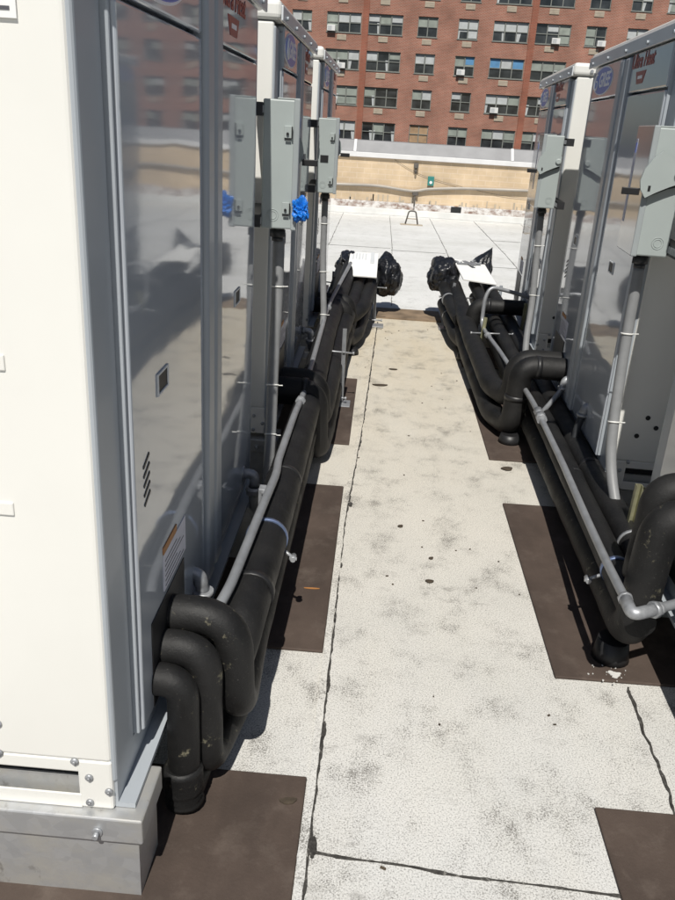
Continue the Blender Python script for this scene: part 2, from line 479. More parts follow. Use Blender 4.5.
# ------------------------------------------------------------------ condenser units
UW, UH, UD = 1.57, 1.765, .78
def make_unit():
    root = empty('condenser_unit')
    hw = UW / 2
    # cabinet with cream sides, rounded front corners
    b = MB(); b.box(-hw + .035, hw - .035, .03, UD - .03, .05, UH - .03); b.build('cabinet', 'trim', root)
    for sx in (-1, 1):
        s_ = MB()
        # an L-shaped cream side sheet that folds round the front corner, with a cut-out near its foot
        x0, x1 = (sx * hw, sx * (hw - .03))
        xa, xb = min(x0, x1), max(x0, x1)
        s_.box(xa, xb, .012, UD - .012, .125, UH - .075, .009, 3)
        s_.box(xa, xb, .012, .085, .0, .128, .006); s_.box(xa, xb, .27, UD - .012, .0, .128, .006)
        s_.box(min(sx * hw, sx * (hw - .004)), max(sx * hw, sx * (hw - .004)), .08, .275, .0, .035, .001); s_.box(xa, xb, .08, .275, .095, .128, .004)
        side = s_.build('side_panel', 'cream', root)
        bk = MB(); bk.box(min(sx * (hw - .028), sx * (hw - .034)), max(sx * (hw - .028), sx * (hw - .034)), .08, .28, .03, .10)
        bk.build('lifting_slot', 'black', side)
        bk = MB(); bk.box(min(sx * (hw - .027), sx * (hw - .018)), max(sx * (hw - .027), sx * (hw - .018)), .082, .268, .0, .062); bk.build('slot_lip', 'galv', side)
        xo = sx * (hw + .0005)
        for (ya, yb, za, zb) in ((.15, .40, .95, .978), (.16, .44, .68, .706), (.15, .40, 1.25, 1.275)):
            e = MB(); e.box(min(xo - .003, xo + .002), max(xo - .003, xo + .002), ya, yb, za, zb, .0022, 2)
            if zb - za > .1:
                for v in e.bm.verts: v.co.x = xo + (v.co.x - xo) * .3
            e.build('pressed_rib', 'cream', side)
        for (yy, zz) in ((.24, .205), (.245, .13), (.088, .125), (.06, .085), (.062, .018), (.008 + .012, .052), (.36, .125), (.5, .205)):
            sc = MB(); sc.tube([(xo, yy, zz), (xo + sx * .003, yy, zz), (xo + sx * .0045, yy, zz)], [.0085, .0085, .004], 12)
            sc.tube([(xo + sx * .0046, yy, zz), (xo + sx * .0075, yy, zz)], [.004, .0035], 6)
            sc.build('screw', 'zincfit', side)
        # dark cable slots and knockout holes on the service side
        if sx > 0:
            for z0, z1 in ((.33, .60), (.625, .93), (1.0, 1.12)):
                cs = MB(); cs.box(xo - .004, xo + .002, .205, .222, z0, z1, .002); cs.build('cable_slot', 'black', side)
            for yy, zz in ((.17, .28), (.10, .24), (.13, .32)):
                cs = MB(); cs.cyl((xo - .003, yy, zz), (xo + .0015, yy, zz), .010, 12); cs.build('knockout_hole', 'black', side)
    # front corner posts (grey, folded with a bright lip)
    for sx in (-1, 1):
        p = MB()
        xa, xb = sorted((sx * (hw - .004), sx * (hw - .115)))
        p.box(xa, xb, .004, .03, .07, UH - .09, .008, 3)
        lx = sx * (hw - .120)
        p.box(lx - .004, lx + .004, -.008, .02, .09, UH - .10, .004, 2)
        p.build('corner_post', 'trim', root)
    bp = MB(); bp.box(-hw + .01, hw - .01, .006, .03, .0, .085); bp.box(-hw + .01, hw - .01, -.03, .006, -.0, .012)
    bp.build('base_pan', 'trim', root)
    # access panels: tall lower leaves and fixed upper strips
    zs = 1.53
    for nm, xa, xb in (('left_panel', -hw + .13, -.085), ('right_panel', .105, hw - .125)):
        p = MB(); p.box(xa, xb, -.014, .03, .085, zs - .004, .007, 3)
        lp = p.build('access_panel', 'panel', root)
        u = MB(); u.box(xa, xb, -.014, .03, zs + .004, UH - .078, .007, 3); u.build('upper_panel', 'panel', root)
        hx = xa + (.20 if nm == 'left_panel' else .26)
        h = MB(); z = .835
        h.box(hx - .033, hx + .033, -.0175, -.0135, z + .019, z + .025, .0015); h.box(hx - .033, hx + .033, -.0175, -.0135, z - .025, z - .019, .0015)
        h.box(hx - .040, hx - .033, -.0175, -.0135, z - .025, z + .025, .0015); h.box(hx + .033, hx + .040, -.0175, -.0135, z - .025, z + .025, .0015)
        ho = h.build('recessed_handle', 'trim_light', lp)
        h = MB(); h.box(hx - .033, hx + .033, -.0150, -.0137, z - .019, z + .019); h.build('grip_hollow', 'strut_black', ho)
        if nm == 'left_panel':
            lv = MB()
            for k in range(5):
                zz = .622 + k * .021
                lv.obox((xa + .075, -.0146, zz), Vector((.92, 0, .40)).normalized(), Vector((0, 1, 0)), Vector((-.40, 0, .92)).normalized(), .021, .0009, .0034)
            lv.build('louver', 'black', lp)
            st = MB(); st.box(xa + .17, xa + .36, -.0158, -.0138, .33, .425); s1 = st.build('rating_label', 'paper', lp)
            st = MB(); st.box(xa + .17, xa + .28, -.0162, -.0138, .427, .445); st.build('warning_band', 'orange', lp)
            st = MB()
            for k in range(6): st.box(xa + .18, xa + .34 - .03 * (k % 3), -.0163, -.0157, .338 + .013 * k, .341 + .013 * k)
            st.build('label_print', 'ink', lp)
        else:
            pass
    # middle post: two rolled ridges with a bright joint between them
    for xa, xb in ((-.075, .000), (.022, .098)):
        r_ = MB(); r_.box(xa, xb, -.026, .02, .075, UH - .085, .012, 4); r_.build('middle_post', 'trim', root)
    j = MB(); j.box(.001, .021, -.006, .02, .10, UH - .09); j.build('joint_strip', 'trim_light', root)
    # pipe entry
    px = -hw + .37
    pe = MB(); pe.box(px - .17, px + .10, -.0165, -.0138, .09, .315, .001); pe.build('pipe_port', 'black', root)
    # top cap
    t = MB(); t.box(-hw - .012, hw + .012, -.016, UD + .012, UH - .072, UH, .02, 3); cap = t.build('top_cap', 'cream', root)
    f = MB(); f.box(-hw - .008, hw + .008, -.024, -.0155, UH - .074, UH - .022, .003); f.build('cap_lip', 'trim_light', cap)
    for k in range(5):
        sx = -hw + .10 + k * (UW - .2) / 4
        b_ = MB(); b_.cyl((sx, -.0235, UH - .056), (sx, -.033, UH - .056), .008, 10); b_.build('cap_bolt', 'trim', cap)
    for sx in (-1, 1):
        b_ = MB(); b_.cyl((sx * (hw + .011), .09, UH - .045), (sx * (hw + .019), .09, UH - .045), .010, 10); b_.build('cap_bolt', 'zincfit', cap)
    # fan guards on top
    for cx in (-.38, .38):
        fg = MB()
        for rr in (.10, .17, .24, .31):
            ring = [(cx + rr * math.cos(a * PI / 16), UD / 2 + rr * math.sin(a * PI / 16), UH + .012) for a in range(33)]
            fg.tube(ring, .005, 6, cap=False)
        for a in range(8):
            fg.cyl((cx, UD / 2, UH + .012), (cx + .33 * math.cos(a * PI / 4), UD / 2 + .33 * math.sin(a * PI / 4), UH + .004), .004, 6)
        fg.build('fan_guard', 'black', cap)
    # maker's badge and lettering on the upper strips
    lx, lz = -.43, 1.615
    rot = (PI / 2, 0, 0)
    def oval(a, b_, y0, y1, mat, nm, par):
        o = MB(); o.prism([(lx + a * math.cos(k * PI / 24), lz + b_ * math.sin(k * PI / 24)) for k in range(48)], y1 - y0, 'y', (0, y0, 0))
        return o.build(nm, mat, par)
    bd = oval(.205, .066, -.0162, -.0138, 'logo_white', 'badge', root)
    oval(.198, .060, -.0172, -.0161, 'blue', 'badge_field', bd)
    text_obj('GREE', .090, 'logo_white', 'badge_lettering', bd, (lx + .045, -.0176, lz), rot, .0006, .15, .0022, .235)
    sw = MB()
    ring = [(lx - .125 + .034 * math.cos(a), -.0178, lz + .036 * math.sin(a)) for a in [PI * .35 + k * PI * 1.5 / 20 for k in range(21)]]
    sw.tube(ring, [.004 + .004 * math.sin(PI * k / 20) for k in range(21)], 6)
    sw.tube([(lx - .125, -.0178, lz + .002), (lx - .10, -.0178, lz + .002), (lx - .098, -.0178, lz - .028)], .005, 6)
    sw.build('badge_emblem', 'logo_white', bd)
    ux = .275
    w1 = text_obj('Ultra Heat', .078, 'logo_red', 'series_lettering', root, (ux, -.0152, 1.652), rot, .0008, .18, .0012, .33)
    tb = MB(); tb.prism([(ux - .075, 1.612), (ux + .075, 1.612), (ux + .045, 1.565), (ux - .045, 1.565)], .0016, 'y', (0, -.0156, 0)); tbo = tb.build('series_plate', 'logo_red', root)
    pb = MB(); pb.box(ux - .032, ux + .032, -.0168, -.0157, 1.583, 1.595); pb.build('plate_mark', 'logo_white', tbo)
    return root

ULAB = {'L1': 'nearest condenser of the left row, its big cream side panel lit by the sun',
        'L2': 'second condenser of the left row, behind the switch box with a blue rag',
        'L3': 'farthest condenser of the left row, only a thin cream edge and grey front showing',
        'R0': 'condenser mostly cut off by the right edge of the picture',
        'R1': 'condenser of the right row with the clear blue oval badge and red lettering',
        'R2': 'farther condenser of the right row, standing behind the badged one with a cream end'}
ZB = .238
proto = make_unit()
# name, front X at the near and far end, y0, y1, z offset
UNITS = [('L1', -.455, -.455, 1.258, 3.0, 0), ('L2', -.455, -.455, 3.44, 5.01, .022), ('L3', -.45, -.45, 5.52, 7.1, .035),
         ('R0', 1.0, 1.03, 1.16, 2.72, -.01), ('R1', 1.012, 1.090, 3.17, 4.93, .0), ('R2', 1.085, 1.175, 5.36, 7.0, .015)]
units = [proto] + [copy_tree(proto) for _ in UNITS[1:]]
for o, (k, X0, X1, y0, y1, dz) in zip(units, UNITS):
    o.location = ((X0 + X1) / 2, (y0 + y1) / 2, ZB + dz)
    L_ = math.hypot(y1 - y0, X1 - X0); tw_ = -math.atan2(X1 - X0, y1 - y0)
    o.rotation_euler = (0, 0, (PI / 2 if k[0] == 'L' else -PI / 2) + tw_)
    o.scale = (L_ / UW, 1, 1.015 if k == 'R1' else 1)
    tag(o, ULAB[k], 'condenser unit', 'air conditioning condensers in two rows')
    fs = 1 if k[0] == 'L' else -1
    c = MB(); xa, xb = sorted((fs * (UW / 2 - .01), fs * (UW / 2 + .006)))
    for q in range(24): c.box(xa, xb, .10, UD - .05, .19 + q * .062, .19 + q * .062 + .054, .002)
    c.build('added_coil_slats', 'strut_black', o)  # dark coil slats, added on the unseen far side to cut bounce light

# the sticker high on the near cream side
m = MB(); m.box(-.64, -.536, 1.2535, 1.2565, 1.712, 1.79); st = m.build('paper_sticker', 'board')
tag(st, 'small white printed sticker near the top of the nearest cream side panel', 'sticker')
m = MB()
for k in range(3): m.box(-.63, -.545 - .012 * k, 1.2525, 1.2534, 1.722 + .02 * k, 1.727 + .02 * k)
m.build('print', 'ink', st)

# galvanised curbs under the unit ends
def curb(X0, X1, y0, y1, label, dz=0):
    r_ = empty('equipment_curb', ((X0 + X1) / 2, (y0 + y1) / 2, .0), label=label, cat='curb', group='galvanised curbs under the condensers')
    hx, hy = (X1 - X0) / 2, (y1 - y0) / 2
    b = MB(); b.box(-hx + .012, hx - .012, -hy + .012, hy - .012, .0008, .176 + dz); b.build('curb_wall', 'galv', r_)
    c = MB(); c.box(-hx, hx, -hy, hy, .172 + dz, .2365 + dz, .004); c.build('cap_flange', 'galv', r_)
    for x in ((hx - .095, -hx + .1)):
        s_ = MB(); s_.tube([(x, -hy, .2 + dz), (x, -hy - .004, .2 + dz)], .011, 12); s_.tube([(x, -hy - .004, .2 + dz), (x, -hy - .018, .2 + dz)], .006, 8); s_.build('bolt', 'zincfit', r_)
    return r_
CL = ['bright galvanised curb under the near end of the closest cream unit', 'galvanised curb under the far end of the closest left unit',
      'galvanised curb under the near end of the second left unit', 'galvanised curb under the far end of the second left unit',
      'galvanised curb under the near end of the last left unit', 'galvanised curb under the far end of the last left unit']
for i, y in enumerate((1.235, 2.72, 3.42, 4.85, 5.54, 6.97)): curb(-1.25, -.402, y, y + .16, CL[i], -.0 if i < 4 else -.012)
CR = ['galvanised curb under the far end of the cut off right unit', 'galvanised curb under the near end of the badged right unit', 'galvanised curb under the far end of the badged right unit',
      'galvanised curb under the near end of the farther right unit', 'galvanised curb under the far end of the farther right unit']
for i, y in enumerate((2.54, 3.19, 4.74, 5.38, 6.82)): curb((1.0, .985, 1.05, 1.06, 1.14)[i], 1.9, y, y + .16, CR[i], -.012 if i < 3 else -.052)

# ------------------------------------------------------------------ safety switches on struts between the units
def make_switch():
    """local frame: front faces -Y, right hand side +X carries the lever; depth .12, width .26, height .44"""
    root = empty('safety_switch')
    b = MB(); b.box(-.13, .13, .0, .12, .0, .44, .005, 2)
    body = b.build('enclosure', 'switch', root)
    d = MB(); d.box(-.134, .134, -.010, .012, -.004, .446, .004, 2); dr_ = d.build('door', 'switch_door', root)
    st = MB(); st.box(-.118, -.088, -.0115, -.0095, .10, .40); sl_ = st.build('strip_label', 'paper', dr_)
    st = MB(); st.box(-.115, -.091, -.0125, -.0114, .35, .385); st.build('label_print', 'blue', sl_)
    dl = MB(); dl.box(-.128, .128, .006, .07, .4405, .4455, .001); dl.build('top_lip', 'switch', root)
    # left side: two spring latches, knockout rings
    for z in (.335, .075):
        l = MB(); l.box(-.1375, -.130, .018, .044, z - .02, z + .02, .001)
        l.build('latch', 'switch', root)
        k = MB(); k.box(-.142, -.136, .014, .0185, z - .022, z + .018); k.cyl((-.136, .032, z - .006), (-.143, .032, z - .006), .005, 8); k.box(-.141, -.137, .02, .04, z - .026, z - .021)
        k.build('latch_spring', 'black', root)
    for sx in (-1, 1):
        for rr in (.021, .014):
            ring = [(sx * .1305, .078 + rr * math.cos(a * PI / 12), .048 + rr * math.sin(a * PI / 12)) for a in range(25)]
            q = MB(); q.tube(ring, .0012, 5, cap=False); q.build('knockout', 'switch', root)
    bo = MB(); bo.box(-.03, .05, .1205, .122, .2, .38); bo.build('back_plate', 'switch', root)
    # lever plate on the right side
    hp = MB()
    cy, cz = .072, .300
    poly = [(.118, .318), (.05, .352), (.03, .362), (.000, .335), (-.022, .300), (-.030, .262), (-.024, .232), (-.004, .205), (.03, .225), (.07, .245), (.110, .262)]
    hp.prism(poly, .012, 'x', (.146, 0, 0))
    lever = hp.build('lever', 'switch', root)
    hub = MB(); hub.tube([(.158, .10, .288), (.164, .10, .288), (.166, .10, .288)], [.018, .018, .012], 20); hub.build('hub', 'switch', lever)
    gp = MB(); gp.prism([(-.004, .203), (.03, .219), (.07, .238), (.112, .25), (.112, .262), (.07, .247), (.03, .229), (-.006, .208)], .016, 'x', (.131, 0, 0)); gp.build('lever_gap', 'black', lever)
    sl = MB(); sl.box(.1578, .1592, .0, .009, .228, .247); sl.build('padlock_slot', 'black', lever)
    gr = MB(); gr.box(.136, .150, -.085, -.024, .212, .236, .002); gr.build('grip', 'black', lever)
    hb = MB(); hb.tube([(.06 - .06, .06, .0), (0, .06, -.018)], .026, 16); hb.tube([(0, .06, -.018), (0, .06, -.045)], .03, 6); hb.tube([(0, .06, -.045), (0, .06, -.06)], .022, 16)
    hb.build('hub_fitting', 'flex_dark', root)
    return root
sp = make_switch()
SW = [('L', -.338, 3.185, 1.228, 1.0, 6, (3.0, 3.44), 'grey switch box with a blue rag on its latch, nearest on the left'),
      ('L', -.308, 5.26, 1.205, .96, 3, (5.01, 5.52), 'farther grey switch box on the left, its lever showing past a black side label'),
      ('R', .915, 3.12, 1.225, .97, -4, (2.72, 3.17), 'large grey switch box with a round hub lever, nearest on the right'),
      ('R', .915, 5.18, 1.205, .92, -4, (4.95, 5.35), 'grey lever switch box before the cream end of the farther right unit')]
for i, (sd, X, y, z, sc, tw_, gap, lab) in enumerate(SW):
    o = sp if i == 0 else copy_tree(sp)
    sg = 1 if sd == 'L' else -1
    o.location = (X, y, z); o.rotation_euler = (0, 0, sg * PI / 2 + R(tw_)); o.scale = (sc, sc, sc)
    tag(o, lab, 'switch box', 'safety switches between the condensers')
    if i == 1:
        q = MB(); q.box(-.1345, -.1305, .05, .10, .185, .225); q.build('side_label', 'black', o)
    la, lb = sorted((sg * (gap[0] - y) / sc, sg * (gap[1] - y) / sc))
    for zz in (.405, .03):
        s_ = MB(); s_.box(la + .004, lb - .004, .121, .165, zz - .022, zz + .022)
        st = s_.build('strut', 'strut_black', o)
        n = int((lb - la) / .03)
        for k in range(n):
            h_ = MB(); h_.box(la + .012 + k * .03, la + .024 + k * .03, .118, .1208, zz - .012, zz + .012); h_.build('strut_slot', 'emt', st)
# blue rag
def crumple(name, mat, c, rx, ry, rz, amp, seed, sub=4, sharp=1.0, flat=False, freq=1.0):
    t = bmesh.new(); bmesh.ops.create_icosphere(t, subdivisions=sub, radius=1)
    for v in t.verts:
        d = v.co.normalized()
        a = noise.noise(d * 1.7 * freq + Vector((seed, 0, 0))); b_ = abs(noise.noise(d * 3.6 * freq + Vector((0, seed, 0)))); e = abs(noise.noise(d * 8 * freq + Vector((0, 0, seed))))
        k = 1 + amp * (a * 1.1 + (.25 - b_) * 1.3 * sharp + (.2 - e) * .6 * sharp)
        v.co = Vector((c[0] + d.x * rx * k, c[1] + d.y * ry * k, c[2] + d.z * rz * k))
    m = MB(); m.add(t)
    return m.build(name, mat, smooth=not flat)
o = crumple('plastic_rag', 'blue_rag', (-.300, 3.046, 1.302), .028, .024, .040, .42, 3.1, 5, 1.3, True, .8)
tag(o, 'crumpled bright blue plastic rag tucked at the switch box latch', 'rag')

# ------------------------------------------------------------------ grey flexible conduits
def flex(pts, label, r=.019, rad=.09, ties=(), fit_end=None, mat='flex'):
    p = dense(fillet(pts, rad), .02)
    root = empty('flexible_conduit', p[0], label=label, cat='conduit', group='grey flexible conduits from the switch boxes')
    L = Vector(p[0])
    m = MB(); m.tube([q - L for q in p], r, 16, wob=.03); m.build('sleeve', mat, root)
    for z in ties:
        i = min(range(len(p) - 1), key=lambda k: abs(p[k].z - z))
        t = (p[i + 1] - p[i]).normalized()
        k = MB(); k.tube([p[i] - L - t * .003, p[i] - L + t * .003], r + .0035, 16); k.tube([p[i] - L + Vector((r, -.004, 0)), p[i] - L + Vector((r + .02, -.012, .004))], .0022, 6); k.build('cable_tie', 'white_tie', root)
    if fit_end:
        e = p[-1]; d = Vector(fit_end)
        t = (p[-1] - p[-2]).normalized()
        k = MB(); k.tube([e - L - t * .03, e - L + t * .0], r + .008, 16); k.tube([e - L - t * .012, e - L - t * .006], r + .012, 16)
        q = fillet([e - L, e - L + t * .05, e - L + t * .05 + d * .06], .045)
        k.tube(q, .019, 16); k.tube([q[-1] - d * .022, q[-1] - d * .008], .028, 6)
        k.build('elbow_fitting', 'zincfit', root)
    return root
flex([(-.393, 3.19, 1.175), (-.39, 3.17, .95), (-.395, 3.14, .70), (-.385, 3.04, .40), (-.38, 2.93, .23), (-.385, 2.80, .185), (-.392, 2.715, .20), (-.398, 2.705, .31), (-.398, 2.705, .335)],
     'grey flexible conduit dropping from the box with the blue rag', .0225, [.1, .1, .1, .1, .08, .08, .06, .06, .05][:7], (1.0, .60, .42), (-1, 0, 0))
flex([(-.365, 5.26, 1.15), (-.36, 5.25, .8), (-.33, 5.20, .40), (-.345, 5.10, .25), (-.37, 4.97, .235), (-.385, 4.88, .30), (-.385, 4.87, .36)],
     'grey flexible conduit hanging from the farther left switch box', .02, .09, (1.0, .72, .45), (-1, 0, 0))
flex([(.975, 3.12, 1.17), (.972, 3.10, .9), (.968, 3.05, .62), (.968, 2.99, .42), (1.0, 2.86, .24), (1.04, 2.70, .14), (1.06, 2.5, .10)],
     'grey flexible conduit running down from the nearest right lever switch', .0205, .12, (.93, .57))
flex([(.97, 5.18, 1.15), (.978, 5.17, .9), (.985, 5.12, .6), (.965, 5.05, .40), (.97, 4.98, .25), (1.0, 4.85, .18), (1.05, 4.8, .16)],
     'grey flexible conduit under the small lever switch of the farther right unit', .02, .1, (.98, .66))
flex([(1.015, 3.62, .425), (.985, 3.60, .36), (.975, 3.57, .26), (.985, 3.50, .20), (1.0, 3.42, .24), (1.0, 3.38, .30)],
     'short dark flexible tail looping below the badged unit', .017, .06, (), None, 'flex_dark')
m = MB(); q = fillet([(1.05, 3.62, .445), (1.012, 3.62, .445), (1.005, 3.618, .40)], .03); m.tube(q, .021, 16); m.tube([q[-1] + Vector((0, 0, .012)), q[-1]], .028, 16); m.tube([q[0], q[0] + Vector((-.012, 0, 0))], .030, 6)
tag(m.build('elbow_fitting', 'zincfit'), 'zinc elbow fitting on the foot of the badged unit above a dark tail', 'fitting')
m = MB(); q = fillet([(-.47, 1.90, .435), (-.425, 1.90, .435), (-.415, 1.895, .375)], .03); m.tube(q, .019, 16); m.tube([q[-1] + Vector((0, 0, .012)), q[-1] + Vector((0, 0, -.004))], .029, 16); m.tube([q[-1] + Vector((0, 0, -.004)), q[-1] + Vector((0, 0, -.09))], .021, 16)
tag(m.build('elbow_fitting', 'zincfit'), 'zinc elbow fitting on the nearest left unit just above the fat pipe elbows', 'fitting')

# ------------------------------------------------------------------ insulated pipes
def pipe(pts, r, label, mat='foam', rad=.09, seams=True, wob=.035, seed=0, torn=None, group='black insulated refrigerant pipes'):
    p = dense(fillet(pts, rad, 9), .035)
    root = MB(); root.tube(p, r, 22, wob=wob, seed=seed)
    o = tag(root.build('insulated_pipe', mat), label, 'pipe', group)
    return o
def ring(o, p, d, r, mat, name, w=.012, bolt=None):
    d = Vector(d).normalized(); p = Vector(p)
    m = MB(); m.tube([p - d * w, p + d * w], r, 24)
    if bolt:
        bq = p + Vector(bolt)
        k = MB(); k.tube([p + Vector(bolt).normalized() * (r - .002), bq], .006, 8)
        k.tube([bq - d * .016, bq + d * .016], .009, 8); k.tube([bq - d * .006 - Vector((.012, 0, 0)), bq - d * .006 + Vector((.012, 0, 0))], .006, 8)
        k.build('clamp_bolt', 'zincfit', o)
    return m.build(name, mat, o)

ZL = .238
# left, first unit: three elbows
e1 = pipe([(-.49, 1.505, .388), (-.378, 1.505, .388), (-.378, 1.50, .12)], .038, 'front black elbow of three leaving the nearest left unit, ending in a torn collar', 'foam_dirty', .075, seed=1)
m = MB(); m.tube(dense([Vector((-.382, 1.50, .145)), Vector((-.381, 1.50, .07)), Vector((-.378, 1.505, .03))], .008), [.041, .047, .049, .046, .049, .045, .048, .045, .047, .045, .04, .045, .041, .045, .045][:len(dense([Vector((-.382, 1.50, .145)), Vector((-.381, 1.50, .07)), Vector((-.378, 1.505, .03))], .008))], 20, wob=.16)
m.build('torn_collar', 'foam_torn', e1)
m = MB(); m.tube(fillet([(-.378, 1.505, .12), (-.376, 1.51, .055), (-.36, 1.75, .055), (-.36, 3.6, .075)], .07), .043, 18, wob=.04); m.build('lower_run', 'foam', e1)
e2 = pipe([(-.49, 1.57, .432), (-.34, 1.57, .432), (-.338, 1.565, .09), (-.30, 1.80, .09), (-.29, 3.4, .10), (-.27, 7.2, .19)], .042, 'middle black elbow of three leaving the nearest left unit', 'foam_dirty', [.1, .07, .1, .1], seed=2)
e3 = pipe([(-.49, 1.645, .476), (-.285, 1.645, .476), (-.272, 1.635, .205), (-.285, 1.95, .195), (-.285, 3.4, .19), (-.26, 7.3, .30)], .046, 'back black elbow of three, worn pale on top, by the nearest left unit', 'foam_dirty', [.13, .09, .1, .1], seed=3)
bigp = pipe([(-.33, 1.72, .22), (-.30, 1.80, .335), (-.295, 2.2, .345), (-.292, 3.5, .335), (-.31, 5.3, .33), (-.25, 7.35, .42)], .066, 'thick black pipe with a sky-tinted strap clamp running along the left units', 'foam', .2, seed=4)
ring(bigp, (-.294, 2.30, .345), (0, 1, 0), .0695, 'clamp_sky_tint', 'strap_clamp', .008, (.09, -.02, -.055))
# second left unit
l2a = pipe([(-.49, 3.72, .385), (-.265, 3.72, .385), (-.25, 3.73, .085), (-.235, 3.98, .085), (-.23, 5.5, .13), (-.16, 7.3, .22)], .068, 'near black pipe drop from the second left unit', 'foam', [.075, .09, .1, .1], seed=5)
l2b = pipe([(-.49, 3.86, .395), (-.265, 3.86, .395), (-.25, 3.87, .20), (-.24, 4.10, .22), (-.235, 5.5, .25), (-.14, 7.4, .34)], .066, 'far black pipe drop from the second left unit, close behind the near one', 'foam', [.075, .09, .1, .1], seed=6)
# third left unit
l3a = pipe([(-.49, 5.85, .365), (-.215, 5.85, .365), (-.205, 5.86, .10), (-.13, 6.1, .10), (-.06, 7.3, .18)], .055, 'near black pipe drop from the last left unit', 'foam', [.075, .09, .1], seed=7)
l3b = pipe([(-.49, 6.0, .375), (-.205, 6.0, .375), (-.19, 6.02, .24), (-.10, 6.3, .27), (-.02, 7.4, .36)], .055, 'far black pipe drop from the last left unit, leading into the bag', 'foam', [.075, .09, .1], seed=8)
l3c = pipe([(-.36, 6.2, .24), (-.36, 6.6, .27), (-.33, 7.4, .40)], .05, 'short black pipe on the outer side of the left bundle end', 'foam', .1, seed=9)
# right, cut off unit
r0a = pipe([(1.06, 2.165, .585), (.885, 2.165, .595), (.872, 2.17, .17), (.895, 2.45, .14), (.905, 4.2, .135), (.91, 5.8, .17), (.88, 7.2, .24)], .058, 'large black pipe arch in front of the cut off right unit', 'foam_dirty', [.15, .11, .1, .1, .1], seed=11)
r0b = pipe([(1.06, 2.29, .62), (.91, 2.29, .63), (.908, 2.30, .27), (.985, 2.5, .26), (1.0, 4.2, .26), (1.01, 5.8, .28), (.97, 7.3, .36)], .054, 'inner black pipe arch behind the large one at the right edge', 'foam', [.15, .1, .1, .1, .1], seed=12)
r0c = pipe([(.865, 2.10, .26), (.875, 2.5, .262), (.912, 4.2, .255), (.91, 5.8, .28), (.85, 7.2, .36)], .047, 'black pipe along the aisle side of the right run, under the steel conduit', 'foam', .1, seed=13)
ring(r0c, (.873, 2.42, .262), (0, 1, 0), .0505, 'clamp_sky_tint', 'strap_clamp', .009, (-.085, .0, -.045))
ring(r0b, (.986, 2.62, .26), (0, 1, 0), .0575, 'zincfit', 'strap_clamp', .008)
# badged right unit
r1a = pipe([(1.10, 4.26, .44), (.815, 4.26, .445), (.80, 4.255, .10), (.725, 4.5, .085), (.70, 5.6, .11), (.68, 7.1, .17)], .062, 'near black pipe drop from the badged right unit', 'foam', [.085, .085, .1, .1], seed=14)
r1b = pipe([(1.10, 4.395, .44), (.815, 4.395, .445), (.80, 4.39, .22), (.72, 4.62, .215), (.70, 5.6, .24), (.68, 7.2, .33)], .062, 'far black pipe drop from the badged right unit, tight against the near one', 'foam', [.085, .085, .1, .1], seed=15)
# farther right unit
r2a = pipe([(1.16, 6.04, .405), (.745, 6.04, .405), (.715, 6.04, .10), (.65, 6.25, .11), (.60, 7.15, .18)], .056, 'black pipe drop with an upright strut beside it, from the farther right unit', 'foam', [.075, .09, .1], seed=16)
r2b = pipe([(.66, 6.25, .24), (.62, 6.6, .27), (.58, 7.2, .34)], .050, 'upper left black pipe entering the right bag with a shiny ring', 'foam', .1, seed=17)
r2c = pipe([(1.02, 6.1, .20), (1.02, 6.5, .24), (.99, 7.3, .36)], .05, 'black pipe on the inner side of the right bundle end', 'foam', .1, seed=18)
for o, p in ((r2b, (.606, 6.78, .288)), (r2a, (.622, 6.75, .155))): ring(o, p, (-.12, 1, .1), .0565, 'zincfit', 'end_ring', .010)
for o, p, d_, r_ in ((bigp, (-.295, 2.75, .342), (0, 1, 0), .068),
                    (bigp, (-.294, 1.98, .341), (.02, 1, .03), .0675), (l2a, (-.31, 3.72, .385), (1, 0, 0), .0695), (l3a, (-.265, 5.85, .365), (1, 0, 0), .0575),
                    (r0c, (.893, 3.2, .258), (.02, 1, 0), .0485), (r0b, (.992, 3.3, .26), (0, 1, 0), .0555), (r1a, (.90, 4.26, .443), (1, 0, 0), .0635), (r1a, (.806, 4.257, .27), (.01, 0, .3), .0635), (r2a, (.84, 6.04, .405), (1, 0, 0), .0575)):
    ring(o, p, d_, r_, 'black', 'tape_band', .014)
# foot rests under the runs
def foot(x, y, label, h=.05):
    m = MB(); m.tube([(0, 0, .0108), (0, 0, .03), (0, 0, h)], [.062, .058, .05], 20)
    o = tag(m.build('pipe_support', 'black', None, (x, y, 0)), label, 'pipe support', 'rubber pipe supports')
    return o
foot(.865, 2.28, 'round black rubber foot above the white caulk flakes', .085)
foot(.80, 4.24, 'round black rubber foot under the badged unit pipe drop', .06)
foot(.70, 5.95, 'round black rubber foot under the farther right pipe drop', .06)
foot(-.30, 4.3, 'round black rubber foot under the left run by the narrow mat', .05)
foot(-.16, 5.9, 'round black rubber foot under the last left pipe drop', .05)
fl = MB()
def shard(x, y, s_, n):
    a2 = rnd.uniform(0, PI); el = rnd.uniform(.35, 1)
    pts = [(s_ * rnd.uniform(.55, 1.1) * math.cos(t * 2 * PI / n), s_ * el * rnd.uniform(.4, 1.1) * math.sin(t * 2 * PI / n)) for t in range(n)]
    fl.prism([(x + p * math.cos(a2) - q * math.sin(a2), y + p * math.sin(a2) + q * math.cos(a2)) for p, q in pts], .003, 'z', (0, 0, .0108 + rnd.uniform(0, .002)))
for k in range(5): shard(.862 + rnd.uniform(-.014, .016), 2.185 + rnd.uniform(-.016, .012), rnd.uniform(.010, .018), 11)
for k in range(18): shard(.862 + rnd.gauss(0, .034), 2.185 + rnd.gauss(0, .026), rnd.uniform(.0015, .005), 6)
tag(fl.build('caulk_flakes', 'flake'), 'scattered white caulk flakes on the brown mat by the right pipes', 'debris', kind='stuff')

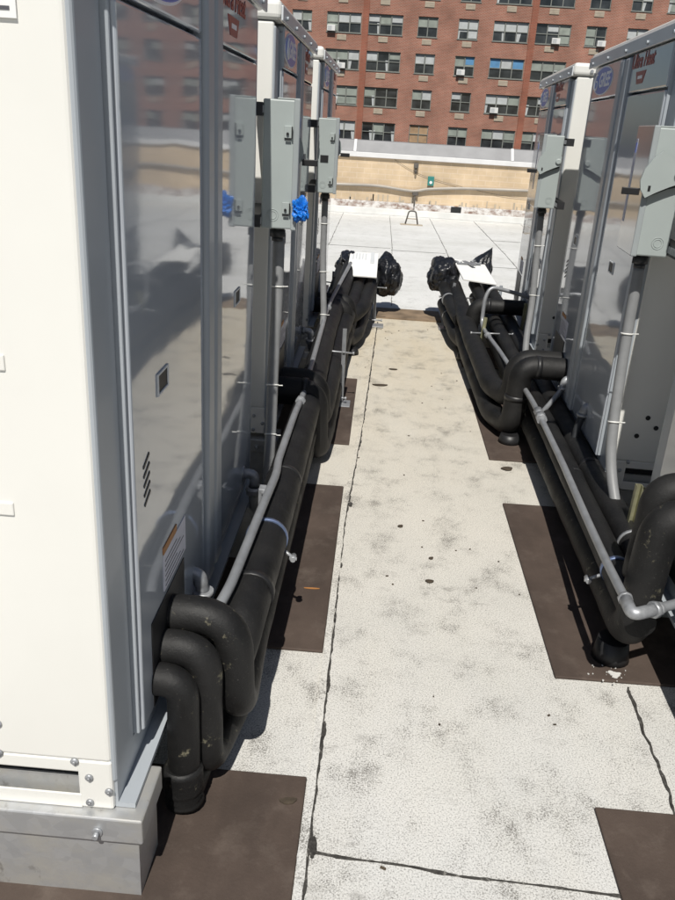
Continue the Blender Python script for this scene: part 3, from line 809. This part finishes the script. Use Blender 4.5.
# ------------------------------------------------------------------ rigid steel conduits
def emt(pts, label, r=.014, rad=.06, couplings=(), mat='emt'):
    p = dense(fillet(pts, rad, 8), .05)
    L = p[0].copy()
    root = empty('steel_conduit', L, label=label, cat='conduit')
    m = MB(); m.tube([q - L for q in p], r, 14); m.build('tube', mat, root)
    for y in couplings:
        i = min(range(1, len(p) - 1), key=lambda k: abs(p[k].y - y)); t = (p[i + 1] - p[i - 1]).normalized()
        c = MB(); c.tube([p[i] - L - t * .03, p[i] - L + t * .03], r + .005, 14); c.tube([p[i] - L - t * .012, p[i] - L - t * .004], r + .009, 6); c.tube([p[i] - L + t * .006, p[i] - L + t * .014], r + .009, 6)
        c.build('coupling', 'zincfit', root)
    return root
emt([(-.365, 1.72, .40), (-.335, 1.85, .425), (-.315, 2.35, .44), (-.306, 2.62, .435), (-.318, 2.75, .425), (-.315, 3.3, .42), (-.31, 3.62, .40), (-.33, 5.4, .41), (-.32, 5.8, .42), (-.24, 7.0, .50)],
    'long grey steel conduit lying on top of the left pipe run', .0145, .1, (3.5, 5.55))
m = MB(); m.obox((-.335, 2.47, .40), Vector((1, 0, 0)), Vector((0, 1, 0)), Vector((0, 0, 1)), .012, .02, .045, .003); m.tube([(-.335, 2.45, .43), (-.30, 2.45, .44)], .008, 8)
tag(m.build('strut_bracket', 'zincfit'), 'small zinc bracket beside the sky-tinted clamp on the left run', 'bracket')
er = emt([(.790, 2.00, .366), (.795, 2.3, .358), (.812, 2.6, .340), (.84, 3.2, .325), (.852, 3.78, .32), (.85, 4.05, .325), (.80, 5.0, .335), (.772, 5.45, .33), (.765, 5.62, .335)],
    'long grey steel conduit running beside the right pipes', .014, .1, (3.86, 5.4))
emt([(1.10, 2.135, .372), (.98, 2.08, .370), (.86, 2.015, .367), (.80, 1.985, .366)], 'short steel conduit coming from behind the large right arch to a corner elbow', .0145, .03, ())
m = MB(); q = fillet([(.791, 2.065, .3655), (.788, 1.980, .366), (.862, 2.017, .367)], .03); m.tube(q, .0185, 16); m.tube([(.791, 2.060, .3655), (.791, 2.072, .3655)], .022, 8); m.tube([(.853, 2.012, .367), (.868, 2.020, .367)], .025, 8); m.tube([(.868, 2.020, .367), (.882, 2.027, .367)], .020, 8)
tag(m.build('corner_fitting', 'zincfit'), 'bright zinc corner fitting joining two steel conduits by the right arch', 'fitting')
emt([(.852, 3.86, .325), (.88, 3.93, .29), (.95, 4.06, .31), (1.005, 4.12, .36), (1.018, 4.13, .41)], 'curved steel branch rising from the right conduit to the badged unit', .013, .07, ())
m = MB(); q = fillet([(1.075, 4.14, .425), (1.025, 4.135, .425), (1.018, 4.13, .37)], .03); m.tube(q, .021, 14); m.tube([q[-1], q[-1] + Vector((0, 0, .014))], .027, 14)
tag(m.build('elbow_fitting', 'zincfit'), 'zinc elbow fitting beside the pipe drop of the badged unit', 'fitting')
emt([(.765, 5.6, .335), (.762, 5.7, .35), (.765, 5.72, .52), (.80, 5.74, .60), (.93, 5.76, .575), (1.12, 5.78, .53)], 'arched grey conduit rising into the farther right unit', .014, .09, ())
m = MB(); m.tube([(.850, 3.78, .325), (.853, 3.88, .325)], .022, 14); m.tube([(.849, 3.74, .325), (.851, 3.80, .325)], .026, 8)
tag(m.build('tee_fitting', 'zincfit'), 'zinc tee fitting where the curved branch leaves the right conduit', 'fitting')

# ------------------------------------------------------------------ pipe stands
def stand(name, label, posts, rods, feet, mat='emt'):
    root = empty(name, feet[0][:2] + (0,), label=label, cat='pipe stand', group='strut pipe stands')
    L = Vector(root.location)
    for a, b in posts:
        a, b = Vector(a) - L, Vector(b) - L
        d = (b - a).normalized(); sx = d.cross(Vector((0, 1, 0))).normalized(); sy = sx.cross(d)
        m = MB(); h = (b - a).length / 2; c = (a + b) / 2
        m.obox(c + sy * .010, sx, sy, d, .0105, .0015, h); m.obox(c + sx * .010, sx, sy, d, .0015, .0105, h); m.obox(c - sx * .010, sx, sy, d, .0015, .0105, h)
        m.build('post', mat, root)
    for a, b in rods:
        m = MB(); m.cyl(Vector(a) - L, Vector(b) - L, .0055, 8)
        for e in (a, b): m.tube([Vector(e) - L + (Vector(b) - Vector(a)).normalized() * s * .006 for s in (-1, 1)], .010, 6)
        m.build('threaded_rod', 'zincfit', root)
    for f in feet:
        m = MB(); m.box(f[0] - L.x - .05, f[0] - L.x + .05, f[1] - .06 - L.y, f[1] + .06 - L.y, .001, .016, .003); m.build('foot_plate', mat, root)
    return root
stand('pipe_stand', 'upright strut with a crossing rod beside the second left pipe drop', [((-.165, 4.70, .0), (-.170, 4.70, .475))], [((-.36, 4.71, .335), (-.11, 4.70, .33)), ((-.20, 4.69, .05), (-.14, 4.68, .05))], [(-.160, 4.69)])
stand('pipe_stand', 'pipe stand with a long crossing rod just before the left bag', [((.0, 7.0, .0), (-.015, 7.0, .40)), ((-.38, 7.0, .0), (-.38, 7.0, .42))], [((-.46, 7.01, .325), (.08, 6.99, .31)), ((-.05, 6.7, .09), (.06, 6.7, .09))], [(.03, 6.85), (-.38, 7.0)])
stand('pipe_stand', 'leaning galvanised strut stand in front of the right bag', [((.615, 6.95, .0), (.66, 6.95, .40)), ((.955, 7.0, .1), (.955, 7.0, .42)), ((1.16, 6.9, .05), (.97, 7.05, .40))], [((.545, 6.94, .28), (.83, 6.96, .28))], [(.61, 6.93), (1.1, 7.0)])
stand('pipe_stand', 'tall olive strut stand with a rod across the right run', [((.735, 5.55, .0), (.765, 5.55, .42)), ((1.08, 5.9, .1), (1.09, 5.9, .47))], [((.68, 5.56, .305), (.97, 5.58, .31)), ((.70, 5.55, .13), (.78, 5.55, .13))], [(.75, 5.56)], 'zincpost')
stand('pipe_stand', 'yellow zinc strut upright standing behind the large right arch', [((.985, 2.70, .02), (.995, 2.70, .46)), ((1.015, 2.72, .02), (1.025, 2.72, .44))], [], [(.99, 2.71)], 'zincpost')
stand('pipe_stand', 'thin dark strut upright behind the arched conduit', [((1.02, 6.75, .0), (1.025, 6.75, .44))], [], [(1.02, 6.75)], 'trim')

# ------------------------------------------------------------------ bags and boards at the pipe ends
def bag(label, c, rx, ry, rz, amp, seed, tip=None):
    o = crumple('plastic_bag', 'bag', c, rx, ry, rz, amp, seed, 5, .55)
    if tip:
        T = Vector(tip)
        for v in o.data.vertices:
            d = (v.co - Vector(c)); f = d.normalized().dot((T - Vector(c)).normalized())
            if f > .2: v.co = v.co.lerp(T, ((f - .2) / .8) ** 1.5 * .95)
    return tag(o, label, 'plastic bag', 'black bags over the pipe ends')
bag('big crumpled black bag bulging right of the left white board', (.085, 7.42, .345), .135, .20, .185, .22, 1.3)
bag('small shiny black bag on the left side of the left white board', (-.27, 7.45, .42), .105, .19, .115, .30, 5.2)
bag('rounded black bag left of the right white board', (.585, 7.32, .405), .14, .21, .165, .22, 9.4)
bag('black bag with a pointed peak behind the right white board', (.93, 7.5, .43), .10, .16, .12, .25, 14.1, (1.02, 7.52, .655))
def board(label, c, w, l, pitch, yaw, rollx=0):
    root = empty('white_board', c, yaw, label=label, cat='board', group='white boards on the pipe ends')
    root.rotation_euler = (pitch, rollx, yaw)
    m = MB(); m.box(-w / 2, w / 2, -l / 2, l / 2, -.006, .006, .002); m.build('sheet', 'board', root)
    return root
b1 = board('white board lying between the left bags', (-.135, 7.14, .475), .255, .62, R(10), 0)
m = MB()
for k in range(5): m.box(-.10 + k * .028, -.088 + k * .028, .10 + .02 * (k % 2), .27, .0065, .009)
m.build('grey_print', 'trim_light', b1)
m = MB(); m.box(.06, .095, .02, .30, .0065, .016, .002); tag(m.build('tape_strip', 'trim_light', b1))
b2 = board('white board between the right bags with loose hardware on top', (.835, 7.15, .475), .29, .55, R(9), R(7), R(6))
hw_ = empty('loose_bracket', (.80, 7.30, .51), R(25), label='loose grey strut hardware on the right white board', cat='hardware')
m = MB(); m.box(-.12, .12, -.012, .012, 0, .016, .003); m.box(-.02, .02, -.09, .10, .002, .02, .003); m.build('bar', 'emt', hw_)
m = MB(); m.tube([(.03, .02, .018), (.10, .07, .02)], .012, 10); m.build('fastener', 'zincfit', hw_)
m = MB(); m.tube([(-.08, .0, .018), (-.11, .06, .02)], .010, 10); m.build('fastener', 'zincfit', hw_)

# small debris on the roof
def leaf(x, y, l, w, a, label, mat='leaf'):
    m = MB()
    pts = [(l * math.cos(t) * (1 + .2 * math.sin(3 * t)), w * math.sin(t)) for t in [k * PI / 6 for k in range(12)]]
    m.prism([(p[0] * math.cos(a) - p[1] * math.sin(a), p[0] * math.sin(a) + p[1] * math.cos(a)) for p in pts], .003, 'z', (0, 0, 0))
    tag(m.build('dead_leaf', mat, None, (x, y, .0115 if x < -.08 else .005)), label, 'debris', 'dead leaves and scraps on the roof')
leaf(-.125, 1.545, .022, .011, .2, 'dark torn scrap on the nearest left rubber mat')
leaf(.285, 2.68, .016, .010, 0, 'dark pebble sized scrap in the middle of the aisle')
leaf(.18, 3.12, .012, .009, .5, 'small dark scrap left of the aisle middle')
leaf(.07, 5.15, .05, .018, .1, 'long dead leaf lying far down the aisle')
leaf(.16, 5.55, .03, .012, .0, 'tiny dead leaf beyond the long leaf far down the aisle')
leaf(.30, 2.86, .010, .007, .5, 'tiny dark crumb near the middle of the aisle')
leaf(-.155, 2.55, .028, .003, .05, 'pale wooden sliver on the mat beside the clamped left pipe', 'orange')
leaf(.74, 3.86, .03, .022, .3, 'dark shred beside the shadow of the right pipes')
tw = MB()
for k in range(34):
    x = rnd.uniform(-.04, .64); y = rnd.uniform(1.2, 7); a = rnd.uniform(-.6, .9); l = rnd.uniform(.0015, .006)
    if rnd.random() < .12: l *= 2.2
    w = rnd.uniform(.0010, .0028)
    tw.obox((x, y, .003), Vector((math.cos(a), math.sin(a), 0)), Vector((-math.sin(a), math.cos(a), 0)), Vector((0, 0, 1)), l, w, .002)
tag(tw.build('roof_grit', 'leaf'), 'dark grit and twig crumbs scattered along the aisle', 'debris', kind='stuff')

# ------------------------------------------------------------------ parapet wall
WY = 16.4
pw = empty('parapet_wall', (0, WY, 0), label='tan brick parapet wall across the end of the roof with grey coping', cat='wall')
m = MB(); m.box(-25, 25, 0, .35, .0, 1.04); m.build('brick_face', 'tanbrick', pw)
m = MB(); m.box(-25, 25, -.07, -.003, .0, .125, .01); m.build('base_curb', 'whitecoat', pw)
m = MB(); m.box(-25, 25, -.02, -.002, .127, .25); m.build('flashing_strip', 'flash', pw)
m = MB(); m.box(-25, 25, -.05, .4, 1.042, 1.13, .006); m.build('coping_fascia', 'fascia', pw)
m = MB()
for k in range(17):
    x = -25 + k * 3.0 + .4
    m.prism([(.0, 1.131), (.42, 1.131), (.42, 1.345), (.20, 1.335), (.02, 1.15)], 2.97, 'x', (x, 0, 0))
m.build('coping_sheet', 'coping', pw)
m = MB()
for k in range(17): m.prism([(-.004, 1.135), (.2, 1.34), (.2, 1.352), (-.012, 1.14)], .05, 'x', (-25 + k * 3.0 + .36, 0, 0))
m.build('coping_joint', 'fascia', pw)
m = MB(); m.box(1.32, 1.52, -.03, -.0215, .10, .235); m.build('scupper', 'black', pw)
dr = MB()
for k in range(42):
    x = rnd.uniform(-1.2, 3); dr.box(x, x + rnd.uniform(.015, .04), -.012, -.0035, .25, .25 + rnd.uniform(.03, .13))
dr.build('tar_drip', 'sleeve', pw)
pp = MB(); pp.tube(dense(fillet([(-25, WY - .05, .555), (-.95, WY - .05, .52), (-.1, WY - .05, .54), (.35, WY - .05, .49), (.60, WY - .05, .475), (.8, WY - .05, .53), (1.4, WY - .05, .585), (2.6, WY - .05, .62), (25, WY - .05, .7)], .3), .15), .028, 10)
o = tag(pp.build('wall_pipe', 'pipe_wall'), 'long pale pipe running along the tan parapet with a dip', 'pipe')
m = MB(); m.box(.55, .66, WY - .085, WY - .002, .40, .47, .01); m.cyl((.6, WY - .06, .2), (.6, WY - .06, .42), .014, 8); m.build('drain_tee', 'cable', o)
ub = empty('utility_box', (.88, WY, .6), label='small teal utility box on the tan parapet wall', cat='box')
m = MB(); m.box(-.06, .06, -.07, -.002, .0, .17, .008); m.build('case', 'green', ub)
m = MB(); m.tube([(0, -.071, .06), (0, -.08, .06)], .028, 12); m.build('meter_face', 'ac', ub)
wl = MB(); wl.box(.53, .62, WY - .09, WY - .002, .90, .99, .01); wl.cyl((.575, WY - .05, .80), (.575, WY - .05, .91), .02, 8)
tag(wl.build('wall_fixture', 'cable'), 'small dark fixture under the coping above the wall pipe', 'fixture')
def cable(pts, label):
    c = MB(); c.tube(dense(fillet(pts, .3), .12), .0035, 6); tag(c.build('loose_cable', 'cable'), label, 'cable', 'loose cables on the parapet')
cable([(.15, WY - .02, 1.03), (.6, WY - .02, .80), (1.2, WY - .02, .66), (2.2, WY - .02, .50), (2.9, WY - .02, .47)], 'upper loose cable drooping across the tan wall')
0 and cable([(.30, WY - .03, 1.03), (.7, WY - .03, .86), (1.5, WY - .03, .68), (2.0, WY - .03, .62)], 'lower shorter loose cable drooping across the tan wall')
ps = empty('pipe_trestle', (.53, 14.9, 0), label='small bent wire trestle standing before the parapet', cat='stand')
m = MB(); m.tube(fillet([(-.11, 0, .02), (-.06, .02, .24), (.06, .02, .24), (.11, 0, .02)], .04), .013, 8); m.build('frame', 'cable', ps)
m = MB(); m.cyl((-.08, .01, .11), (.08, .01, .11), .009, 8); m.box(-.20, .20, -.06, .06, .001, .015); m.build('base_bar', 'sleeve', ps)

# ------------------------------------------------------------------ brick apartment building
BY = 80.0
bb = empty('brick_building', (0, BY, -16), label='long red brick apartment building beyond the parapet with rows of windows', cat='building')
ROWS = [1.12 + 2.94 * k for k in range(7)]
WX = []
for k in range(-4, 5):
    P = -2.75 + 14.68 * k
    WX += [(P + 1.78, 3.05), (P + 5.5, 1.75), (P + 9.05, 1.75), (P + 12.78, 3.05)]
BX = -11.0
WX = [w for w in sorted(WX) if BX < w[0] - w[1] / 2 and w[0] < 58]
WH = 1.6
xs = [BX]
for x, w in WX: xs += [x - w / 2, x + w / 2]
xs.append(60.0)
zs = [0.0]
for z in ROWS: zs += [z - WH / 2 + 16, z + WH / 2 + 16]
zs.append(40.0)
wall = bmesh.new()
vg = {}
def V(i, j, d=0):
    if (i, j, d) not in vg: vg[i, j, d] = wall.verts.new((xs[i], d, zs[j]))
    return vg[i, j, d]
DEP = .18
for i in range(len(xs) - 1):
    for j in range(len(zs) - 1):
        if i % 2 and j % 2:
            q = [V(i, j), V(i + 1, j), V(i + 1, j + 1), V(i, j + 1)]; p = [V(i, j, DEP), V(i + 1, j, DEP), V(i + 1, j + 1, DEP), V(i, j + 1, DEP)]
            for a in range(4): wall.faces.new((q[a], q[(a + 1) % 4], p[(a + 1) % 4], p[a]))
        else: wall.faces.new((V(i, j), V(i + 1, j), V(i + 1, j + 1), V(i, j + 1)))
mw = MB(); mw.bm.free(); mw.bm = wall
mw.build('brick_wall', 'redbrick', bb)
m = MB(); m.box(BX, 60, .45, 14, 0, 39.9); m.box(BX, BX + .1, .003, .45, 0, 39.9); m.box(59.9, 60, .003, .45, 0, 39.9); m.box(BX, 60, .003, 14, 39.9, 40.2); m.build('rear_mass', 'redbrick', bb)
for k in range(0, 5):
    P = -2.75 + 14.68 * k
    m = MB(); m.box(P - .27, P + .27, -.16, -.003, 0, 40.0); m.build('brick_pilaster', 'pilaster', bb)

def win_frame(mb, x, z, w):
    n = 3 if w > 2 else 2
    x0, x1, z0, z1 = x - w / 2, x + w / 2, z - WH / 2, z + WH / 2
    t = .055
    mb.box(x0, x1, .09, .17, z1 - t, z1); mb.box(x0 - .05, x1 + .05, -.05, .17, z0 - .06, z0 + .0)
    mb.box(x0, x1, .09, .17, z0 + .002, z0 + t)
    mb.box(x0, x0 + t, .09, .17, z0 + t, z1 - t); mb.box(x1 - t, x1, .09, .17, z0 + t, z1 - t)
    mb.box(x0 + t, x1 - t, .10, .16, z - .03, z + .03)
    for k in range(1, n): mb.box(x0 + k * w / n - .04, x0 + k * w / n + .04, .095, .165, z0 + t, z1 - t)
    return n
def win_blinds(mb4, x, z, w, n, r_):
    x0, z0, z1 = x - w / 2, z - WH / 2, z + WH / 2
    style = r_.random()
    for k in range(n):
        a, b = x0 + k * w / n + .06, x0 + (k + 1) * w / n - .06
        p = r_.random()
        key = 'curtain_a' if p < .55 else 'curtain_b'
        drop = r_.choice((.35, .45, .5, .5, .62, .95, .0)) if style > .3 else .5
        if drop: mb4(key).box(a, b, .168, .1725, z1 - .06 - drop * (WH - .1), z1 - .06)
        if r_.random() < .3:
            cw = (b - a) * r_.uniform(.2, .45); s_ = r_.random() < .5
            mb4('curtain_b').prism([(a, z0 + .06), (a + cw * .6, z0 + .06), (a + cw, z1 - .7), (a, z1 - .7)] if s_ else [(b - cw * .6, z0 + .06), (b, z0 + .06), (b, z1 - .7), (b - cw, z1 - .7)], .003, 'y', (0, .1635, 0))
far_f, far_g, far_s = MB(), MB(), MB(); far_c = {k: MB() for k in ('curtain_a', 'curtain_b')}
for ix, (x, w) in enumerate(WX):
    for jz, zz in enumerate(ROWS):
        z = zz + 16
        rr = random.Random(ix * 31 + jz * 7)
        inview = -8 < x < 24 and jz < 6
        f = MB() if inview else far_f
        n = win_frame(f, x, z, w)
        sxo = -.15 if w > 2 else 0
        if inview:
            fo = f.build('window', 'winframe', bb)
            gl = MB(); gl.box(x - w / 2, x + w / 2, .174, .18, z - WH / 2, z + WH / 2); gl.build('pane', 'glass', fo)
            cc = []
            def newp(key): cc.append((key, MB())); return cc[-1][1]
            win_blinds(newp, x, z, w, n, rr)
            for k, c in cc: c.build('blind', k, fo)
            if rr.random() < .93:
                s_ = MB(); s_.box(x - .42 + sxo, x + .42 + sxo, -.05, -.003, z - WH / 2 - .62, z - WH / 2 - .17, .02)
                for q in range(4): s_.box(x - .38 + sxo, x + .38 + sxo, -.058, -.05, z - WH / 2 - .57 + q * .1, z - WH / 2 - .53 + q * .1)
                s_.build('sleeve_grille', 'sleeve', bb)
        else:
            far_g.box(x - w / 2, x + w / 2, .174, .18, z - WH / 2, z + WH / 2)
            win_blinds(far_c.__getitem__, x, z, w, n, rr)
            far_s.box(x - .42 + sxo, x + .42 + sxo, -.05, -.003, z - WH / 2 - .62, z - WH / 2 - .17)
fo = far_f.build('window_rows', 'winframe', bb); tag(fo, kind='stuff')
tag(far_g.build('pane_rows', 'glass', fo), kind='stuff')
for k, c in far_c.items(): tag(c.build('blind_rows', k, fo), kind='stuff')
tag(far_s.build('grille_rows', 'sleeve', bb), kind='stuff')
# special blinds: blue ones and a boarded one
def special(x, z, a, b, h, mat):
    m = MB(); m.box(x + a, x + b, .158, .1665, z + 16 + .80 - .06 - h, z + 16 + .80 - .06); m.build('blind', mat, bb)
special(-2.75 + 9.05, ROWS[2], .08, .80, .6, 'curtain_c'); special(-2.75 + 12.78, ROWS[2], .55, 1.45, .72, 'curtain_c'); special(-2.75 + 12.78, ROWS[2], -1.45, -.6, .7, 'curtain_c')
special(-2.75 + 12.78, ROWS[2], -.45, .42, .72, 'curtain_b'); special(-2.75 + 5.5, ROWS[0], -.8, .8, 1.45, 'curtain_d')
def window_ac(x, z, label):
    r_ = empty('window_air_conditioner', (x, BY, z), label=label, cat='air conditioner', group='air conditioners in the apartment windows')
    m = MB(); m.box(-.36, .36, -.36, .16, 0, .46, .02); m.build('housing', 'ac', r_)
    m = MB()
    for k in range(5): m.box(-.30, .06, -.366, -.361, .07 + k * .07, .10 + k * .07)
    m.build('grille', 'trim', r_)
w0 = WH / 2
window_ac(-5.75, ROWS[3] - w0 + .05, 'white air conditioner in the leftmost window of the second visible row')
window_ac(14.0, ROWS[3] - w0 + .02, 'white air conditioner in the wide window right of the right pilaster')
window_ac(17.95, ROWS[3] - w0 + .02, 'white air conditioner low in the small window above the right condensers')
window_ac(6.0, ROWS[2] - w0 + .05, 'white air conditioner below a blue blind in a small window')
window_ac(9.35, ROWS[1] - w0 + .04, 'white air conditioner in the wide window with tied curtains, two rows above the wall')
window_ac(-4.7, ROWS[2] - w0 + .04, 'white air conditioner in the middle of the leftmost wide window, three rows up')
window_ac(-5.3, ROWS[1] - w0 + .04, 'white air conditioner in the leftmost wide window, two rows up')

# ------------------------------------------------------------------ light
EL = 55.0; AZ = 3.0
d = Vector((math.sin(R(AZ)) * math.cos(R(EL)), math.cos(R(AZ)) * math.cos(R(EL)), -math.sin(R(EL))))
sl = bpy.data.lights.new('sun', 'SUN'); sl.energy = 4.4; sl.angle = R(.53); sl.color = (1, .965, .90)
so = bpy.data.objects.new('sun', sl); COL.objects.link(so); so.rotation_euler = d.to_track_quat('-Z', 'Y').to_euler(); so.location = (0, -10, 20)
w = bpy.data.worlds.new('World'); S.world = w; w.use_nodes = True
nt = w.node_tree; nt.nodes.clear()
sk = nt.nodes.new('ShaderNodeTexSky'); sk.sky_type = 'NISHITA'; sk.sun_disc = False
sk.sun_elevation = R(EL); sk.sun_rotation = R(180 + AZ); sk.air_density = 1; sk.dust_density = 1.2; sk.ozone_density = 1
bg = nt.nodes.new('ShaderNodeBackground'); bg.inputs[1].default_value = .046
ow = nt.nodes.new('ShaderNodeOutputWorld'); nt.links.new(sk.outputs[0], bg.inputs[0]); nt.links.new(bg.outputs[0], ow.inputs[0])

# ------------------------------------------------------------------ camera
yaw, pitch, roll = R(2.0688), R(22.0203), R(3.55)
f = Vector((-math.sin(yaw) * math.cos(pitch), math.cos(yaw) * math.cos(pitch), -math.sin(pitch)))
r = Vector((math.cos(yaw), math.sin(yaw), 0)); u = r.cross(f)
c_, s_ = math.cos(roll), math.sin(roll)
r2 = r * c_ + u * s_; u2 = -r * s_ + u * c_
cam = bpy.data.cameras.new('camera'); co = bpy.data.objects.new('camera', cam); COL.objects.link(co)
mat = Matrix((r2, u2, -f)).transposed().to_4x4(); mat.translation = Vector((0, 0, 1.6)); co.matrix_world = mat
cam.sensor_fit = 'VERTICAL'; cam.sensor_height = 36; cam.lens = 36 * 805.04 / 900
cam.clip_end = 6000; cam.clip_start = .02
S.camera = co

S.view_settings.view_transform = 'Standard'; S.view_settings.look = 'None'
S.view_settings.exposure = .13; S.view_settings.gamma = 1; S.view_settings.use_curve_mapping = False
